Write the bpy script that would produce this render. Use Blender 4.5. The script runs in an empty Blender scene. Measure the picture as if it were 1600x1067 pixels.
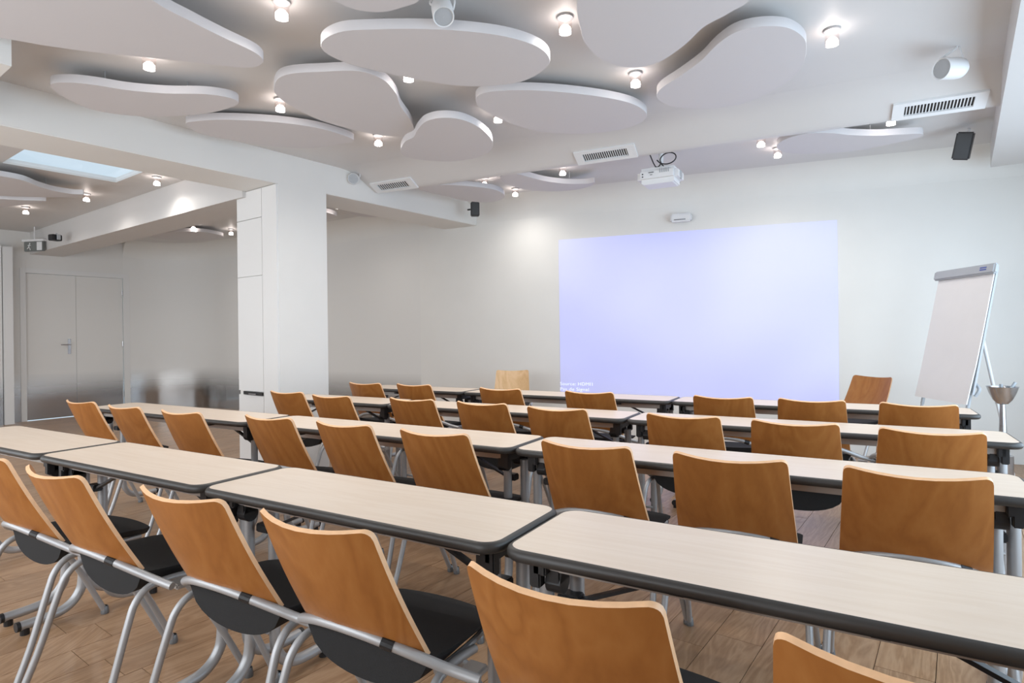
import bpy, bmesh, math, random
from mathutils import Vector, Matrix
C = bpy.context.scene.collection
SC = bpy.context.scene
random.seed(7)
# ------------------------------------------------------------------ camera
FPX, HOR, CAMZ, ROLL = 943.0, 520.6, 1.244, math.radians(0.70)
cam_d = bpy.data.cameras.new('camera'); cam = bpy.data.objects.new('camera', cam_d); C.objects.link(cam)
cam_d.sensor_width = 36.0; cam_d.lens = FPX * 36.0 / 1600.0
cam_d.shift_x = 0.0; cam_d.shift_y = -(533.5 - HOR) / 1600.0
cam_d.clip_start = 0.05
cam.location = (0, 0, CAMZ)
cam.rotation_euler = (Matrix.Rotation(math.pi / 2, 4, 'X') @ Matrix.Rotation(-ROLL, 4, 'Z')).to_euler()
SC.camera = cam
# ------------------------------------------------------------------ world, light, exposure
w = bpy.data.worlds.new('world'); SC.world = w; w.use_nodes = True
w.node_tree.nodes['Background'].inputs[0].default_value = (0.66, 0.82, 0.95, 1)
w.node_tree.nodes['Background'].inputs[1].default_value = 1.0
SC.view_settings.view_transform = 'Standard'; SC.view_settings.look = 'None'
SC.view_settings.gamma = 1.0; SC.view_settings.use_curve_mapping = False
SC.view_settings.exposure = 0.08
SPOT_W, SPOT_GLOW = 18.0, 20.0
# room axes: e_d runs along the beams, e_p across them (plan view); world = camera at origin looking +Y
ED = Vector((0.597, 0.802)); EP = Vector((0.802, -0.597))
def st(s, t, z=0.0):
    p = EP * s + ED * t
    return Vector((p.x, p.y, z))
ROOM_ROT = math.atan2(EP.y, EP.x)
def area(name, loc, target, sx, sy, power, col):
    l = bpy.data.lights.new(name, 'AREA'); l.shape = 'RECTANGLE'; l.size = sx; l.size_y = sy
    l.energy = power; l.color = col
    o = bpy.data.objects.new(name, l); C.objects.link(o); o.location = loc
    o.rotation_euler = (Vector(target) - Vector(loc)).to_track_quat('-Z', 'Y').to_euler()
    return o
S_RIGHT, T_BACK, S_LEFT, CEIL = 1.35, -1.5, -11.37, 2.87
area('daylight_right', st(S_RIGHT - 0.06, 3.6, 1.35), st(-5, 3.8, 1.2), 4.6, 1.9, 104, (0.66, 0.83, 1.0))
area('fill_back', st(-5.2, T_BACK + 0.06, 1.45), st(-5.6, 5, 1.2), 9.6, 2.0, 165, (0.95, 0.97, 1.0))  # fill lamp added behind the camera to brighten the closed room


# pixel (of the 1600x1067 photograph) at a known real height -> point of the room
def ray(x, y):
    X, Y = x - 800.0, y - 533.5
    c, s = math.cos(ROLL), math.sin(ROLL)
    return (c * X - s * Y) / FPX, -((s * X + c * Y) + 533.5 - HOR) / FPX
def at(x, y, z):
    u, v = ray(x, y); d = (z - CAMZ) / v
    return Vector((u * d, d, z))
def atd(x, y, d):
    u, v = ray(x, y)
    return Vector((u * d, d, CAMZ + v * d))

# ------------------------------------------------------------------ materials
def srgb(r, g, b):
    f = lambda c: (c / 255 / 12.92) if c / 255 <= 0.04045 else ((c / 255 + 0.055) / 1.055) ** 2.4
    return (f(r), f(g), f(b), 1)
def mat(name, col, rough=0.5, metal=0.0, noise=0.0, nscale=8, bump=0.0, bscale=60, coat=0.0, spec=None, stretch=(1, 1, 1)):
    m = bpy.data.materials.new(name); m.use_nodes = True
    nt = m.node_tree; b = nt.nodes['Principled BSDF']
    b.inputs['Base Color'].default_value = col; b.inputs['Roughness'].default_value = rough
    b.inputs['Metallic'].default_value = metal; b.inputs['Coat Weight'].default_value = coat
    if spec is not None: b.inputs['Specular IOR Level'].default_value = spec
    tc = nt.nodes.new('ShaderNodeTexCoord'); mp = nt.nodes.new('ShaderNodeMapping')
    mp.inputs['Scale'].default_value = stretch
    nt.links.new(tc.outputs['Object'], mp.inputs[0])
    if noise > 0:
        n = nt.nodes.new('ShaderNodeTexNoise'); n.inputs['Scale'].default_value = nscale; n.inputs['Detail'].default_value = 4
        nt.links.new(mp.outputs[0], n.inputs['Vector'])
        r = nt.nodes.new('ShaderNodeMapRange'); r.inputs[1].default_value = 0.3; r.inputs[2].default_value = 0.7
        r.inputs[3].default_value = 1 - noise; r.inputs[4].default_value = 1 + noise
        nt.links.new(n.outputs[0], r.inputs[0])
        mx = nt.nodes.new('ShaderNodeVectorMath'); mx.operation = 'SCALE'; mx.inputs[0].default_value = col[:3]
        nt.links.new(r.outputs[0], mx.inputs['Scale']); nt.links.new(mx.outputs[0], b.inputs['Base Color'])
    if bump > 0:
        n2 = nt.nodes.new('ShaderNodeTexNoise'); n2.inputs['Scale'].default_value = bscale
        bp = nt.nodes.new('ShaderNodeBump'); bp.inputs['Strength'].default_value = bump; bp.inputs['Distance'].default_value = 0.002
        nt.links.new(mp.outputs[0], n2.inputs['Vector']); nt.links.new(n2.outputs[0], bp.inputs['Height']); nt.links.new(bp.outputs[0], b.inputs['Normal'])
    return m
def wood(name, c1, c2, c3, stretch, rough=0.35, scale=3.0, distort=1.5, coat=0.0, per_object=0.0, attr=False, wave=True, spec=0.5):
    m = bpy.data.materials.new(name); m.use_nodes = True
    nt = m.node_tree; b = nt.nodes['Principled BSDF']; N = nt.nodes.new; L = nt.links.new
    b.inputs['Roughness'].default_value = rough; b.inputs['Coat Weight'].default_value = coat; b.inputs['Coat Roughness'].default_value = 0.2
    b.inputs['Specular IOR Level'].default_value = spec
    tc = N('ShaderNodeTexCoord'); oi = N('ShaderNodeObjectInfo')
    rnd = oi.outputs['Random']
    if attr:
        at_ = N('ShaderNodeAttribute'); at_.attribute_name = 'piece'; rnd = at_.outputs['Fac']
    off = N('ShaderNodeVectorMath'); off.operation = 'SCALE'; off.inputs[0].default_value = (7.3, 3.1, 5.7)
    L(rnd, off.inputs['Scale'])
    add = N('ShaderNodeVectorMath'); add.operation = 'ADD'; L(tc.outputs['Object'], add.inputs[0]); L(off.outputs[0], add.inputs[1])
    mp = N('ShaderNodeMapping'); mp.inputs['Scale'].default_value = stretch; L(add.outputs[0], mp.inputs[0])
    n1 = N('ShaderNodeTexNoise'); n1.inputs['Scale'].default_value = scale; n1.inputs['Detail'].default_value = 3; n1.inputs['Distortion'].default_value = distort
    L(mp.outputs[0], n1.inputs['Vector'])
    wv = N('ShaderNodeMath'); wv.operation = 'MULTIPLY'; wv.inputs[1].default_value = 14.0; L(n1.outputs[0], wv.inputs[0])
    fr = N('ShaderNodeMath'); fr.operation = 'PINGPONG'; fr.inputs[1].default_value = 1.0; L(wv.outputs[0], fr.inputs[0])
    n2 = N('ShaderNodeTexNoise'); n2.inputs['Scale'].default_value = scale * 22; n2.inputs['Detail'].default_value = 2; L(mp.outputs[0], n2.inputs['Vector'])
    mixf = N('ShaderNodeMath'); mixf.operation = 'MULTIPLY_ADD'; mixf.inputs[1].default_value = 0.55
    L(fr.outputs[0], mixf.inputs[0])
    h = N('ShaderNodeMath'); h.operation = 'MULTIPLY'; h.inputs[1].default_value = 0.5; L(n2.outputs[0], h.inputs[0]); L(h.outputs[0], mixf.inputs[2])
    cr = N('ShaderNodeValToRGB'); e = cr.color_ramp.elements
    e[0].position = 0.15; e[0].color = c1; e[1].position = 0.85; e[1].color = c3
    mid = e.new(0.5); mid.color = c2
    L(mixf.outputs[0], cr.inputs[0])
    out = cr.outputs[0]
    if per_object > 0:
        mr = N('ShaderNodeMapRange'); mr.inputs[3].default_value = 1 - per_object; mr.inputs[4].default_value = 1 + per_object * 0.7
        L(rnd, mr.inputs[0])
        sc = N('ShaderNodeVectorMath'); sc.operation = 'SCALE'; L(out, sc.inputs[0]); L(mr.outputs[0], sc.inputs['Scale']); out = sc.outputs[0]
    L(out, b.inputs['Base Color'])
    return m
def emit(name, col, s):
    m = bpy.data.materials.new(name); m.use_nodes = True
    b = m.node_tree.nodes['Principled BSDF']; b.inputs['Base Color'].default_value = col
    b.inputs['Emission Color'].default_value = col; b.inputs['Emission Strength'].default_value = s
    return m
M = {}
M['wall'] = mat('painted_wall', srgb(226, 225, 221), 0.55, noise=0.012, nscale=3, bump=0.05, bscale=120)
M['ceil'] = mat('ceiling_paint', srgb(210, 208, 206), 0.5, noise=0.01, nscale=2)
M['cloud'] = mat('acoustic_panel_white', srgb(206, 203, 204), 0.6, bump=0.08, bscale=300)
M['trim'] = mat('white_trim', srgb(225, 225, 224), 0.45, bump=0.02)
M['door'] = mat('satin_grey_door', srgb(205, 206, 206), 0.35, noise=0.01)
M['ply'] = wood('beech_plywood', srgb(148, 92, 42), srgb(158, 100, 47), srgb(165, 108, 54), (2.2, 2.2, 0.35), rough=0.38, scale=1.6, distort=0.8, per_object=0.05, spec=0.4)
M['plyedge'] = mat('plywood_edge', srgb(236, 190, 146), 0.5, noise=0.08, nscale=40, stretch=(1, 1, 1))
M['lam'] = wood('beech_laminate', srgb(224, 205, 185), srgb(227, 209, 190), srgb(230, 213, 195), (0.25, 3, 3), rough=0.32, scale=3, distort=0.6)
M['edge'] = mat('dark_soft_edge', srgb(56, 54, 52), 0.42, bump=0.05, bscale=400)
M['fabric'] = mat('black_fabric', srgb(28, 28, 29), 0.85, noise=0.15, nscale=200, bump=0.4, bscale=900)
M['tube'] = mat('silver_lacquered_tube', srgb(172, 172, 173), 0.40, metal=0.40, noise=0.02, nscale=30)
M['tubedark'] = mat('grey_foot_cap', srgb(120, 122, 124), 0.35, metal=0.4, noise=0.03)
M['alu'] = mat('grey_underframe_rail', srgb(170, 166, 162), 0.4, metal=0.5, noise=0.02)
M['black'] = mat('black_plastic', srgb(30, 30, 32), 0.45, bump=0.05)
M['darkgrey'] = mat('charcoal_mesh', srgb(62, 64, 66), 0.6, bump=0.3, bscale=600)
M['white'] = mat('white_plastic', srgb(226, 227, 228), 0.35, bump=0.02)
M['chrome'] = mat('brushed_steel', srgb(190, 190, 192), 0.22, metal=0.9, noise=0.03, nscale=20)
M['paper'] = mat('flip_pad_paper', srgb(226, 225, 224), 0.7, noise=0.01, bump=0.1, bscale=12)
M['greybar'] = mat('grey_clamp_bar', srgb(168, 172, 176), 0.4, noise=0.02)
M['blue'] = mat('blue_mark', srgb(60, 80, 160), 0.5, noise=0.02)
M['glow'] = emit('lamp_glass_glow', (1.0, 0.95, 0.92, 1), SPOT_GLOW)
M['groove'] = mat('dark_joint', srgb(70, 55, 45), 0.9, noise=0.05)
M['plank'] = wood('oak_plank', srgb(146, 112, 82), srgb(162, 128, 97), srgb(174, 141, 110), (3.2, 0.45, 1), rough=0.33, scale=2.2, distort=1.6, per_object=0.12, spec=0.5)
M['plankfar'] = wood('oak_plank_far', srgb(146, 112, 82), srgb(162, 128, 97), srgb(174, 141, 110), (3.2, 0.45, 1), rough=0.33, scale=2.2, distort=1.6, per_object=0.12, attr=True)
def glassm(name, tint, clear):
    m = bpy.data.materials.new(name); m.use_nodes = True; nt = m.node_tree; nt.nodes.clear()
    o = nt.nodes.new('ShaderNodeOutputMaterial'); t = nt.nodes.new('ShaderNodeBsdfTransparent'); g = nt.nodes.new('ShaderNodeBsdfGlossy')
    t.inputs[0].default_value = tint; g.inputs['Roughness'].default_value = 0.05
    mx = nt.nodes.new('ShaderNodeMixShader'); mx.inputs[0].default_value = 1 - clear
    nt.links.new(t.outputs[0], mx.inputs[1]); nt.links.new(g.outputs[0], mx.inputs[2]); nt.links.new(mx.outputs[0], o.inputs[0])
    return m
M['glass'] = glassm('clear_glass', (1, 1, 1, 1), 0.9)
M['lampglass'] = glassm('lamp_glass', (1, 0.97, 0.96, 1), 0.86)
# walls of the lounge side: polished metal sheet at the foot that fades into satin paint above
def metal_wall(name, base):
    m = mat(name, base, 0.42, noise=0.01, nscale=2); nt = m.node_tree; b = nt.nodes['Principled BSDF']; N = nt.nodes.new; L = nt.links.new
    g = N('ShaderNodeNewGeometry'); sx = N('ShaderNodeSeparateXYZ'); L(g.outputs['Position'], sx.inputs[0])
    r = N('ShaderNodeMapRange'); r.inputs[1].default_value = 0.30; r.inputs[2].default_value = 0.72; r.inputs[3].default_value = 0.95; r.inputs[4].default_value = 0.0
    L(sx.outputs['Z'], r.inputs[0]); L(r.outputs[0], b.inputs['Metallic'])
    r2 = N('ShaderNodeMapRange'); r2.inputs[1].default_value = 0.25; r2.inputs[2].default_value = 1.0; r2.inputs[3].default_value = 0.12; r2.inputs[4].default_value = 0.55
    L(sx.outputs['Z'], r2.inputs[0]); L(r2.outputs[0], b.inputs['Roughness'])
    c = N('ShaderNodeMix'); c.data_type = 'RGBA'; c.inputs[6].default_value = base; c.inputs[7].default_value = srgb(168, 168, 168)
    L(r.outputs[0], c.inputs[0]); L(c.outputs[2], b.inputs['Base Color'])
    return m
M['mwall'] = metal_wall('metal_to_satin_wall', srgb(224, 223, 220))

# ------------------------------------------------------------------ mesh helpers
def obj(name, bm, m, parent=None, smooth=False, recalc=True):
    if recalc: bmesh.ops.recalc_face_normals(bm, faces=bm.faces)
    me = bpy.data.meshes.new(name); bm.to_mesh(me); bm.free()
    for mm in (m if isinstance(m, (list, tuple)) else [m]): me.materials.append(mm)
    if smooth:
        for p in me.polygons: p.use_smooth = True
        me.set_sharp_from_angle(angle=math.radians(38))
    o = bpy.data.objects.new(name, me); C.objects.link(o)
    if parent: o.parent = parent
    return o
def tag(o, label=None, cat=None, group=None, kind=None):
    if label: o['label'] = label
    if cat: o['category'] = cat
    if group: o['group'] = group
    if kind: o['kind'] = kind
    return o
def thing(name, label, cat, loc=(0, 0, 0), rz=0.0, group=None):
    o = bpy.data.objects.new(name, None); C.objects.link(o); o.empty_display_size = 0.1
    o.location = loc; o.rotation_euler = (0, 0, rz); tag(o, label, cat, group); return o
def B(): return bmesh.new()
def box(bm, c, d, rz=0.0, bev=0.0, rx=0.0, ry=0.0, seg=2):
    mtx = Matrix.Translation(Vector(c)) @ Matrix.Rotation(rz, 4, 'Z') @ Matrix.Rotation(ry, 4, 'Y') @ Matrix.Rotation(rx, 4, 'X')
    r = bmesh.ops.create_cube(bm, size=1.0, matrix=mtx @ Matrix.Diagonal((d[0], d[1], d[2], 1)))
    if bev > 0:
        es = list({e for v in r['verts'] for e in v.link_edges})
        bmesh.ops.bevel(bm, geom=es, offset=bev, segments=seg, affect='EDGES', clamp_overlap=True)
    return bm
def cyl(bm, p0, p1, r0, r1=None, n=16, caps=True):
    p0, p1 = Vector(p0), Vector(p1); d = p1 - p0
    q = d.to_track_quat('Z', 'Y').to_matrix().to_4x4()
    bmesh.ops.create_cone(bm, cap_ends=caps, segments=n, radius1=r0, radius2=(r0 if r1 is None else r1), depth=d.length,
                          matrix=Matrix.Translation((p0 + p1) / 2) @ q)
    return bm
def smooth_path(pts, k=5):
    P = [Vector(p) for p in pts]; out = []
    for i in range(len(P) - 1):
        a = P[max(i - 1, 0)]; b = P[i]; c = P[i + 1]; d = P[min(i + 2, len(P) - 1)]
        for j in range(k):
            t = j / k
            out.append(0.5 * ((2 * b) + (c - a) * t + (2 * a - 5 * b + 4 * c - d) * t * t + (3 * b - a - 3 * c + d) * t ** 3))
    out.append(P[-1]); return out
def tube(bm, pts, r, n=10, k=5, caps=True, smooth=True):
    P = smooth_path(pts, k) if smooth else [Vector(p) for p in pts]
    rings = []; up = None
    for i, p in enumerate(P):
        t = (P[min(i + 1, len(P) - 1)] - P[max(i - 1, 0)]).normalized()
        if up is None:
            up = Vector((0, 0, 1)) if abs(t.z) < 0.9 else Vector((1, 0, 0))
        side = t.cross(up).normalized(); up = side.cross(t).normalized()
        rr = r[min(i * len(r) // len(P), len(r) - 1)] if isinstance(r, (list, tuple)) else r
        rings.append([bm.verts.new(p + side * rr * math.cos(a) + up * rr * math.sin(a)) for a in [2 * math.pi * j / n for j in range(n)]])
    for a, b in zip(rings, rings[1:]):
        for j in range(n): bm.faces.new((a[j], a[(j + 1) % n], b[(j + 1) % n], b[j]))
    if caps: bm.faces.new(rings[0][::-1]); bm.faces.new(rings[-1])
    return bm
def prism(bm, pts, z0, z1):
    lo = [bm.verts.new((p[0], p[1], z0)) for p in pts]; hi = [bm.verts.new((p[0], p[1], z1)) for p in pts]
    n = len(pts)
    for i in range(n): bm.faces.new((lo[i], lo[(i + 1) % n], hi[(i + 1) % n], hi[i]))
    bm.faces.new(lo[::-1]); bm.faces.new(hi)
    return bm
def closed_spline(pts, k=6):
    P = [Vector(p) for p in pts]; n = len(P); out = []
    for i in range(n):
        a, b, c, d = P[i - 1], P[i], P[(i + 1) % n], P[(i + 2) % n]
        for j in range(k):
            t = j / k
            out.append(0.5 * ((2 * b) + (c - a) * t + (2 * a - 5 * b + 4 * c - d) * t * t + (3 * b - a - 3 * c + d) * t ** 3))
    return out
def lathe(bm, prof, n=24, mtx=None, cap=False):
    rings = []
    for r, z in prof:
        rings.append([bm.verts.new((r * math.cos(2 * math.pi * j / n), r * math.sin(2 * math.pi * j / n), z)) for j in range(n)])
    for a, b in zip(rings, rings[1:]):
        for j in range(n): bm.faces.new((a[j], a[(j + 1) % n], b[(j + 1) % n], b[j]))
    if cap: bm.faces.new(rings[0][::-1]); bm.faces.new(rings[-1])
    if mtx: bmesh.ops.transform(bm, matrix=mtx, verts=bm.verts)
    return bm
def struct(name, bm, m, parent=None, smooth=False):
    o = obj(name, bm, m, parent, smooth)
    if parent is None: o['kind'] = 'structure'
    return o
def stbox(bm, s0, s1, t0, t1, z0, z1):
    c = st((s0 + s1) / 2, (t0 + t1) / 2, (z0 + z1) / 2)
    return box(bm, c, (abs(s1 - s0), abs(t1 - t0), z1 - z0), rz=ROOM_ROT)

# ================================================================== room shell
# ---- floor: slab + wooden planks laid along the beams
fl = B(); stbox(fl, S_LEFT - 0.1, S_RIGHT + 0.1, T_BACK - 0.1, 7.6, -0.12, -0.012)
floor = struct('floor', fl, M['groove'])
PW, LENS, pl = 0.185, (0.42, 0.6, 0.8, 1.0, 1.2), []
plank_mesh = {}
for Ln in LENS:
    b = B(); box(b, (0, 0, -0.006), (PW - 0.0025, Ln - 0.0025, 0.012)); 
    me = bpy.data.meshes.new('plank'); b.to_mesh(me); b.free(); me.materials.append(M['plank']); plank_mesh[Ln] = me
def front_t(s):       # the front wall, t as a function of s
    return 5.42 + (5.74 - 5.42) * (s + 11.37) / 6.55 if s < -4.82 else 5.74 + (s + 4.82) * 0.2630
s = S_LEFT
while s < S_RIGHT:
    t = T_BACK - random.uniform(0.1, 1.0); sc_ = s + PW / 2
    while t < front_t(sc_) + 0.1:
        Ln = random.choice(LENS); pl.append((sc_, t + Ln / 2, Ln)); t += Ln
    s += PW
def vis(p):
    q = st(p[0], p[1])
    if q.y < 0.4 or abs(q.x) > q.y * 0.86: return 1e9
    return q.length
pl.sort(key=vis)
for sc_, tc_, Ln in pl[:300]:
    o = bpy.data.objects.new('plank', plank_mesh[Ln]); C.objects.link(o); o.parent = floor
    o.location = st(sc_, tc_, random.uniform(-0.0006, 0.0006)); o.rotation_euler = (0, 0, ROOM_ROT + random.uniform(-0.0006, 0.0006))
b = B(); vals = []
for sc_, tc_, Ln in pl[300:]:
    n0 = len(b.verts); box(b, st(sc_, tc_, -0.006), (PW - 0.0025, Ln - 0.0025, 0.012), rz=ROOM_ROT); vals += [random.random()] * (len(b.verts) - n0)
po = obj('distant_planks', b, M['plankfar'], floor, recalc=False); po['kind'] = 'stuff'
a = po.data.attributes.new('piece', 'FLOAT', 'POINT'); a.data.foreach_set('value', vals)

# ---- walls
def wall_strip(name, pts, z0, z1, m, th=0.15):
    """pts: plan points (s,t), room side; the wall thickness goes to the left of the walking direction"""
    b = B(); P = [st(*p) for p in pts]; outer = []
    for i, p in enumerate(P):
        d = (P[min(i + 1, len(P) - 1)] - P[max(i - 1, 0)]); nrm = Vector((-d.y, d.x, 0)).normalized(); outer.append(p + nrm * th)
    prism(b, P + outer[::-1], z0, z1)
    return struct(name, b, m, smooth=True)
TOP = CEIL + 0.02
Rr = 1.15; corner = []
for k in range(9):
    a_ = math.pi / 2 * k / 8
    corner.append((S_LEFT + Rr - Rr * math.cos(a_), 5.42 - Rr + Rr * math.sin(a_)))
# door opening in the left wall: t 2.95 .. 4.27
D0, D1, DZ = 2.94, 4.27, 2.25
wall_strip('wall_left', [(S_LEFT, T_BACK), (S_LEFT, D0)], 0, TOP, M['mwall'])
left2 = wall_strip('wall_left_corner', [(S_LEFT, D1)] + corner, 0, TOP, M['mwall'])
lint = B(); stbox(lint, S_LEFT - 0.15, S_LEFT, D0, D1, DZ, TOP); struct('wall_left_lintel', lint, M['mwall'])
sweep = [(S_LEFT + Rr, 5.42)] + [(-10.2 + i * 0.5, front_t(-10.2 + i * 0.5)) for i in range(1, 10)]
ss = [-5.6 + 0.2 * i for i in range(9)]
mid = []
for s_ in ss:   # soft bend between lounge side and screen wall
    mid.append((s_, (front_t(s_ - 0.6) + front_t(s_) + front_t(s_ + 0.6)) / 3))
wall_strip('wall_front_left', sweep[:-1] + [(-5.75, front_t(-5.75))], 0, TOP, M['mwall'])
wall_strip('wall_front', [(-5.75, front_t(-5.75))] + mid + [(-3.6, front_t(-3.6)), (-2, front_t(-2)), (0, front_t(0)), (S_RIGHT + 0.15, front_t(S_RIGHT + 0.15))], 0, TOP, M['wall'])
def cove(name, pts, m, rad=0.26):
    b = B(); P = [st(*p) for p in pts]; rows = []; K = 8
    for i, p in enumerate(P):
        d = P[min(i + 1, len(P) - 1)] - P[max(i - 1, 0)]; nr = Vector((d.y, -d.x, 0)).normalized()
        rows.append([b.verts.new(p + nr * (rad - rad * math.cos(a_)) + Vector((0, 0, CEIL - rad + rad * math.sin(a_)))) for a_ in [math.pi / 2 * k / K for k in range(K + 1)]] + [b.verts.new(p + nr * rad + Vector((0, 0, CEIL + 0.01))), b.verts.new(p - nr * 0.02 + Vector((0, 0, CEIL + 0.01))), b.verts.new(p - nr * 0.02 + Vector((0, 0, CEIL - rad)))])
    n = len(rows[0])
    for a_, z_ in zip(rows, rows[1:]):
        for i in range(n): b.faces.new((a_[i], a_[(i + 1) % n], z_[(i + 1) % n], z_[i]))
    b.faces.new(rows[0][::-1]); b.faces.new(rows[-1])
    return struct(name, b, m, smooth=True)
cove('ceiling_cove', [(S_LEFT, D1)] + corner + sweep[1:-1] + mid + [(-3.6, front_t(-3.6)), (-2, front_t(-2)), (0, front_t(0)), (S_RIGHT, front_t(S_RIGHT))], M['wall'])
# right wall with a window band, back wall with windows added for the fill light (both outside the picture)
b = B(); stbox(b, S_RIGHT, S_RIGHT + 0.15, T_BACK, 8.0, 0, 0.35); stbox(b, S_RIGHT, S_RIGHT + 0.15, T_BACK, 8.0, 2.35, TOP)
stbox(b, S_RIGHT, S_RIGHT + 0.15, T_BACK, 1.2, 0.35, 2.35); stbox(b, S_RIGHT, S_RIGHT + 0.15, 6.0, 8.0, 0.35, 2.35); struct('wall_right', b, M['wall'])
b = B(); stbox(b, S_LEFT, S_RIGHT, T_BACK - 0.15, T_BACK, 0, 0.4); stbox(b, S_LEFT, S_RIGHT, T_BACK - 0.15, T_BACK, 2.5, TOP)
stbox(b, S_LEFT, -10.2, T_BACK - 0.15, T_BACK, 0.4, 2.5); stbox(b, -0.4, S_RIGHT, T_BACK - 0.15, T_BACK, 0.4, 2.5); struct('wall_back', b, M['wall'])
def window(name, along_t, f, a0, a1, z0, z1, n):
    b = B()
    def bar(x0, x1, y0, y1):
        if along_t: stbox(b, f, f + 0.06, x0, x1, y0, y1)
        else: stbox(b, x0, x1, f - 0.06, f, y0, y1)
    bar(a0, a1, z0, z0 + 0.06); bar(a0, a1, z1 - 0.06, z1)
    for i in range(n + 1):
        x = a0 + (a1 - a0 - 0.06) * i / n; bar(x, x + 0.06, z0 + 0.06, z1 - 0.06)
    fr = struct(name, b, M['trim'])
    for i in range(n):
        g = B(); x0 = a0 + (a1 - a0 - 0.06) * i / n + 0.06; x1 = a0 + (a1 - a0 - 0.06) * (i + 1) / n
        if along_t: stbox(g, f + 0.02, f + 0.026, x0, x1, z0 + 0.06, z1 - 0.06)
        else: stbox(g, x0, x1, f - 0.026, f - 0.02, z0 + 0.06, z1 - 0.06)
        obj('window_pane', g, M['glass'], fr)
window('window_1', True, S_RIGHT + 0.04, 1.2, 6.0, 0.35, 2.35, 4)
window('fill_window_2', False, T_BACK - 0.04, -10.2, -0.4, 0.4, 2.5, 6)  # added unseen window row that goes with the back fill lamp

# ---- ceiling with the skylight opening
SK = (-7.07, -6.10, 1.665, 2.60)      # s0 s1 t0 t1
b = B()
stbox(b, S_LEFT - 0.1, SK[0], T_BACK - 0.1, 7.9, CEIL, CEIL + 0.02); stbox(b, SK[1], S_RIGHT + 0.1, T_BACK - 0.1, 7.9, CEIL, CEIL + 0.02)
stbox(b, SK[0], SK[1], T_BACK - 0.1, SK[2], CEIL, CEIL + 0.02); stbox(b, SK[0], SK[1], SK[3], 7.9, CEIL, CEIL + 0.02)
ceiling = struct('ceiling', b, M['ceil'])
b = B(); g = 0.03
stbox(b, SK[0] - g, SK[0], SK[2], SK[3], CEIL + 0.02, CEIL + 0.05); stbox(b, SK[1], SK[1] + g, SK[2], SK[3], CEIL + 0.02, CEIL + 0.05)
stbox(b, SK[0] - g, SK[1] + g, SK[2] - g, SK[2], CEIL + 0.02, CEIL + 0.05); stbox(b, SK[0] - g, SK[1] + g, SK[3], SK[3] + g, CEIL + 0.02, CEIL + 0.05)
sky = struct('window_3', b, M['trim'])
b = B(); stbox(b, SK[0], SK[1], SK[2], SK[3], CEIL + 0.022, CEIL + 0.028); obj('skylight_pane', b, M['glass'], sky)

# ---- beams and column
S_B = -4.826                       # face of the long beam
b = B(); stbox(b, S_B - 0.5, S_B, T_BACK, 5.78, 2.59, CEIL + 0.01); bmesh.ops.bevel(b, geom=[e for e in b.edges], offset=0.006, segments=2, affect='EDGES')
struct('ceiling_beam', b, M['wall'])
b = B(); stbox(b, S_LEFT, S_B - 0.5, 3.0, 3.42, 2.535, CEIL + 0.01); struct('lounge_ceiling_beam', b, M['ceil'])
col = struct('column', stbox(B(), S_B - 0.66, S_B - 0.0005, 3.05, 3.555, 0, 2.60), M['wall'])
# cupboard doors on the camera side of the column
def colpanel(s0, s1, z0, z1):
    return obj('column_panel', stbox(B(), s0, s1, 3.032, 3.05, z0, z1), M['trim'], col)
sl, sr, sm = S_B - 0.655, S_B - 0.004, S_B - 0.235
colpanel(sl, sm - .004, 1.80, 2.32); colpanel(sl, sm - .004, 0.74, 1.793); colpanel(sl, sm - .004, 0.02, 0.70); colpanel(sm + .002, sr, 0.02, 2.585); colpanel(sl, sm - .004, 2.327, 2.585)
o = obj('handle_slot', stbox(B(), sl + 0.09, sm - 0.012, 3.024, 3.034, 0.705, 0.735), M['black'], col)
obj('handle', stbox(B(), sl + 0.2, sm - 0.1, 3.012, 3.026, 0.708, 0.72), M['chrome'], col)

# ---- sloped duct casing in front of the screen wall
def lin(p, q, k): return (p[0] + (q[0] - p[0]) * k, p[1] + (q[1] - p[1]) * k)
e0 = at(585, 302, 2.71); e1 = at(1392, 188, 2.71); dr = (e1 - e0).normalized(); nb = Vector((dr.y, -dr.x, 0))   # nb points to the camera side
if nb.y > 0: nb = -nb
far = -nb
def duct_profile():     # (offset towards camera, z)
    pr = [(0.46, CEIL + 0.01), (0.45, CEIL - 0.0005), (0.38, CEIL - 0.006), (0.31, CEIL - 0.022), (0.24, CEIL - 0.048), (0.06, 2.728), (0.03, 2.712), (0.0, 2.71), (-0.03, 2.713), (-0.045, 2.73), (-0.05, CEIL + 0.01)]
    return pr
b = B(); A = e0 - dr * 0.30; Z = e1 + dr * 1.9; rows = []
for P in (A, Z): rows.append([b.verts.new((P.x + nb.x * o_, P.y + nb.y * o_, z)) for o_, z in duct_profile()])
n = len(rows[0])
for i in range(n): b.faces.new((rows[0][i], rows[0][(i + 1) % n], rows[1][(i + 1) % n], rows[1][i]))
b.faces.new(rows[0][::-1]); b.faces.new(rows[1])
duct = struct('duct_casing', b, M['ceil'], smooth=True)
# ---- bulkhead along the window side and small bulkhead top left
b = B(); stbox(b, 0.22, S_RIGHT, T_BACK, 6.78, 2.65, CEIL + 0.01); struct('window_bulkhead', b, M['ceil'])
pc = at(18, 104, 2.62); b = B(); stbox(b, S_B, pc.x * EP.x + pc.y * EP.y, T_BACK, pc.x * ED.x + pc.y * ED.y, 2.62, CEIL + 0.01); struct('corner_bulkhead', b, M['wall'])
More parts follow.
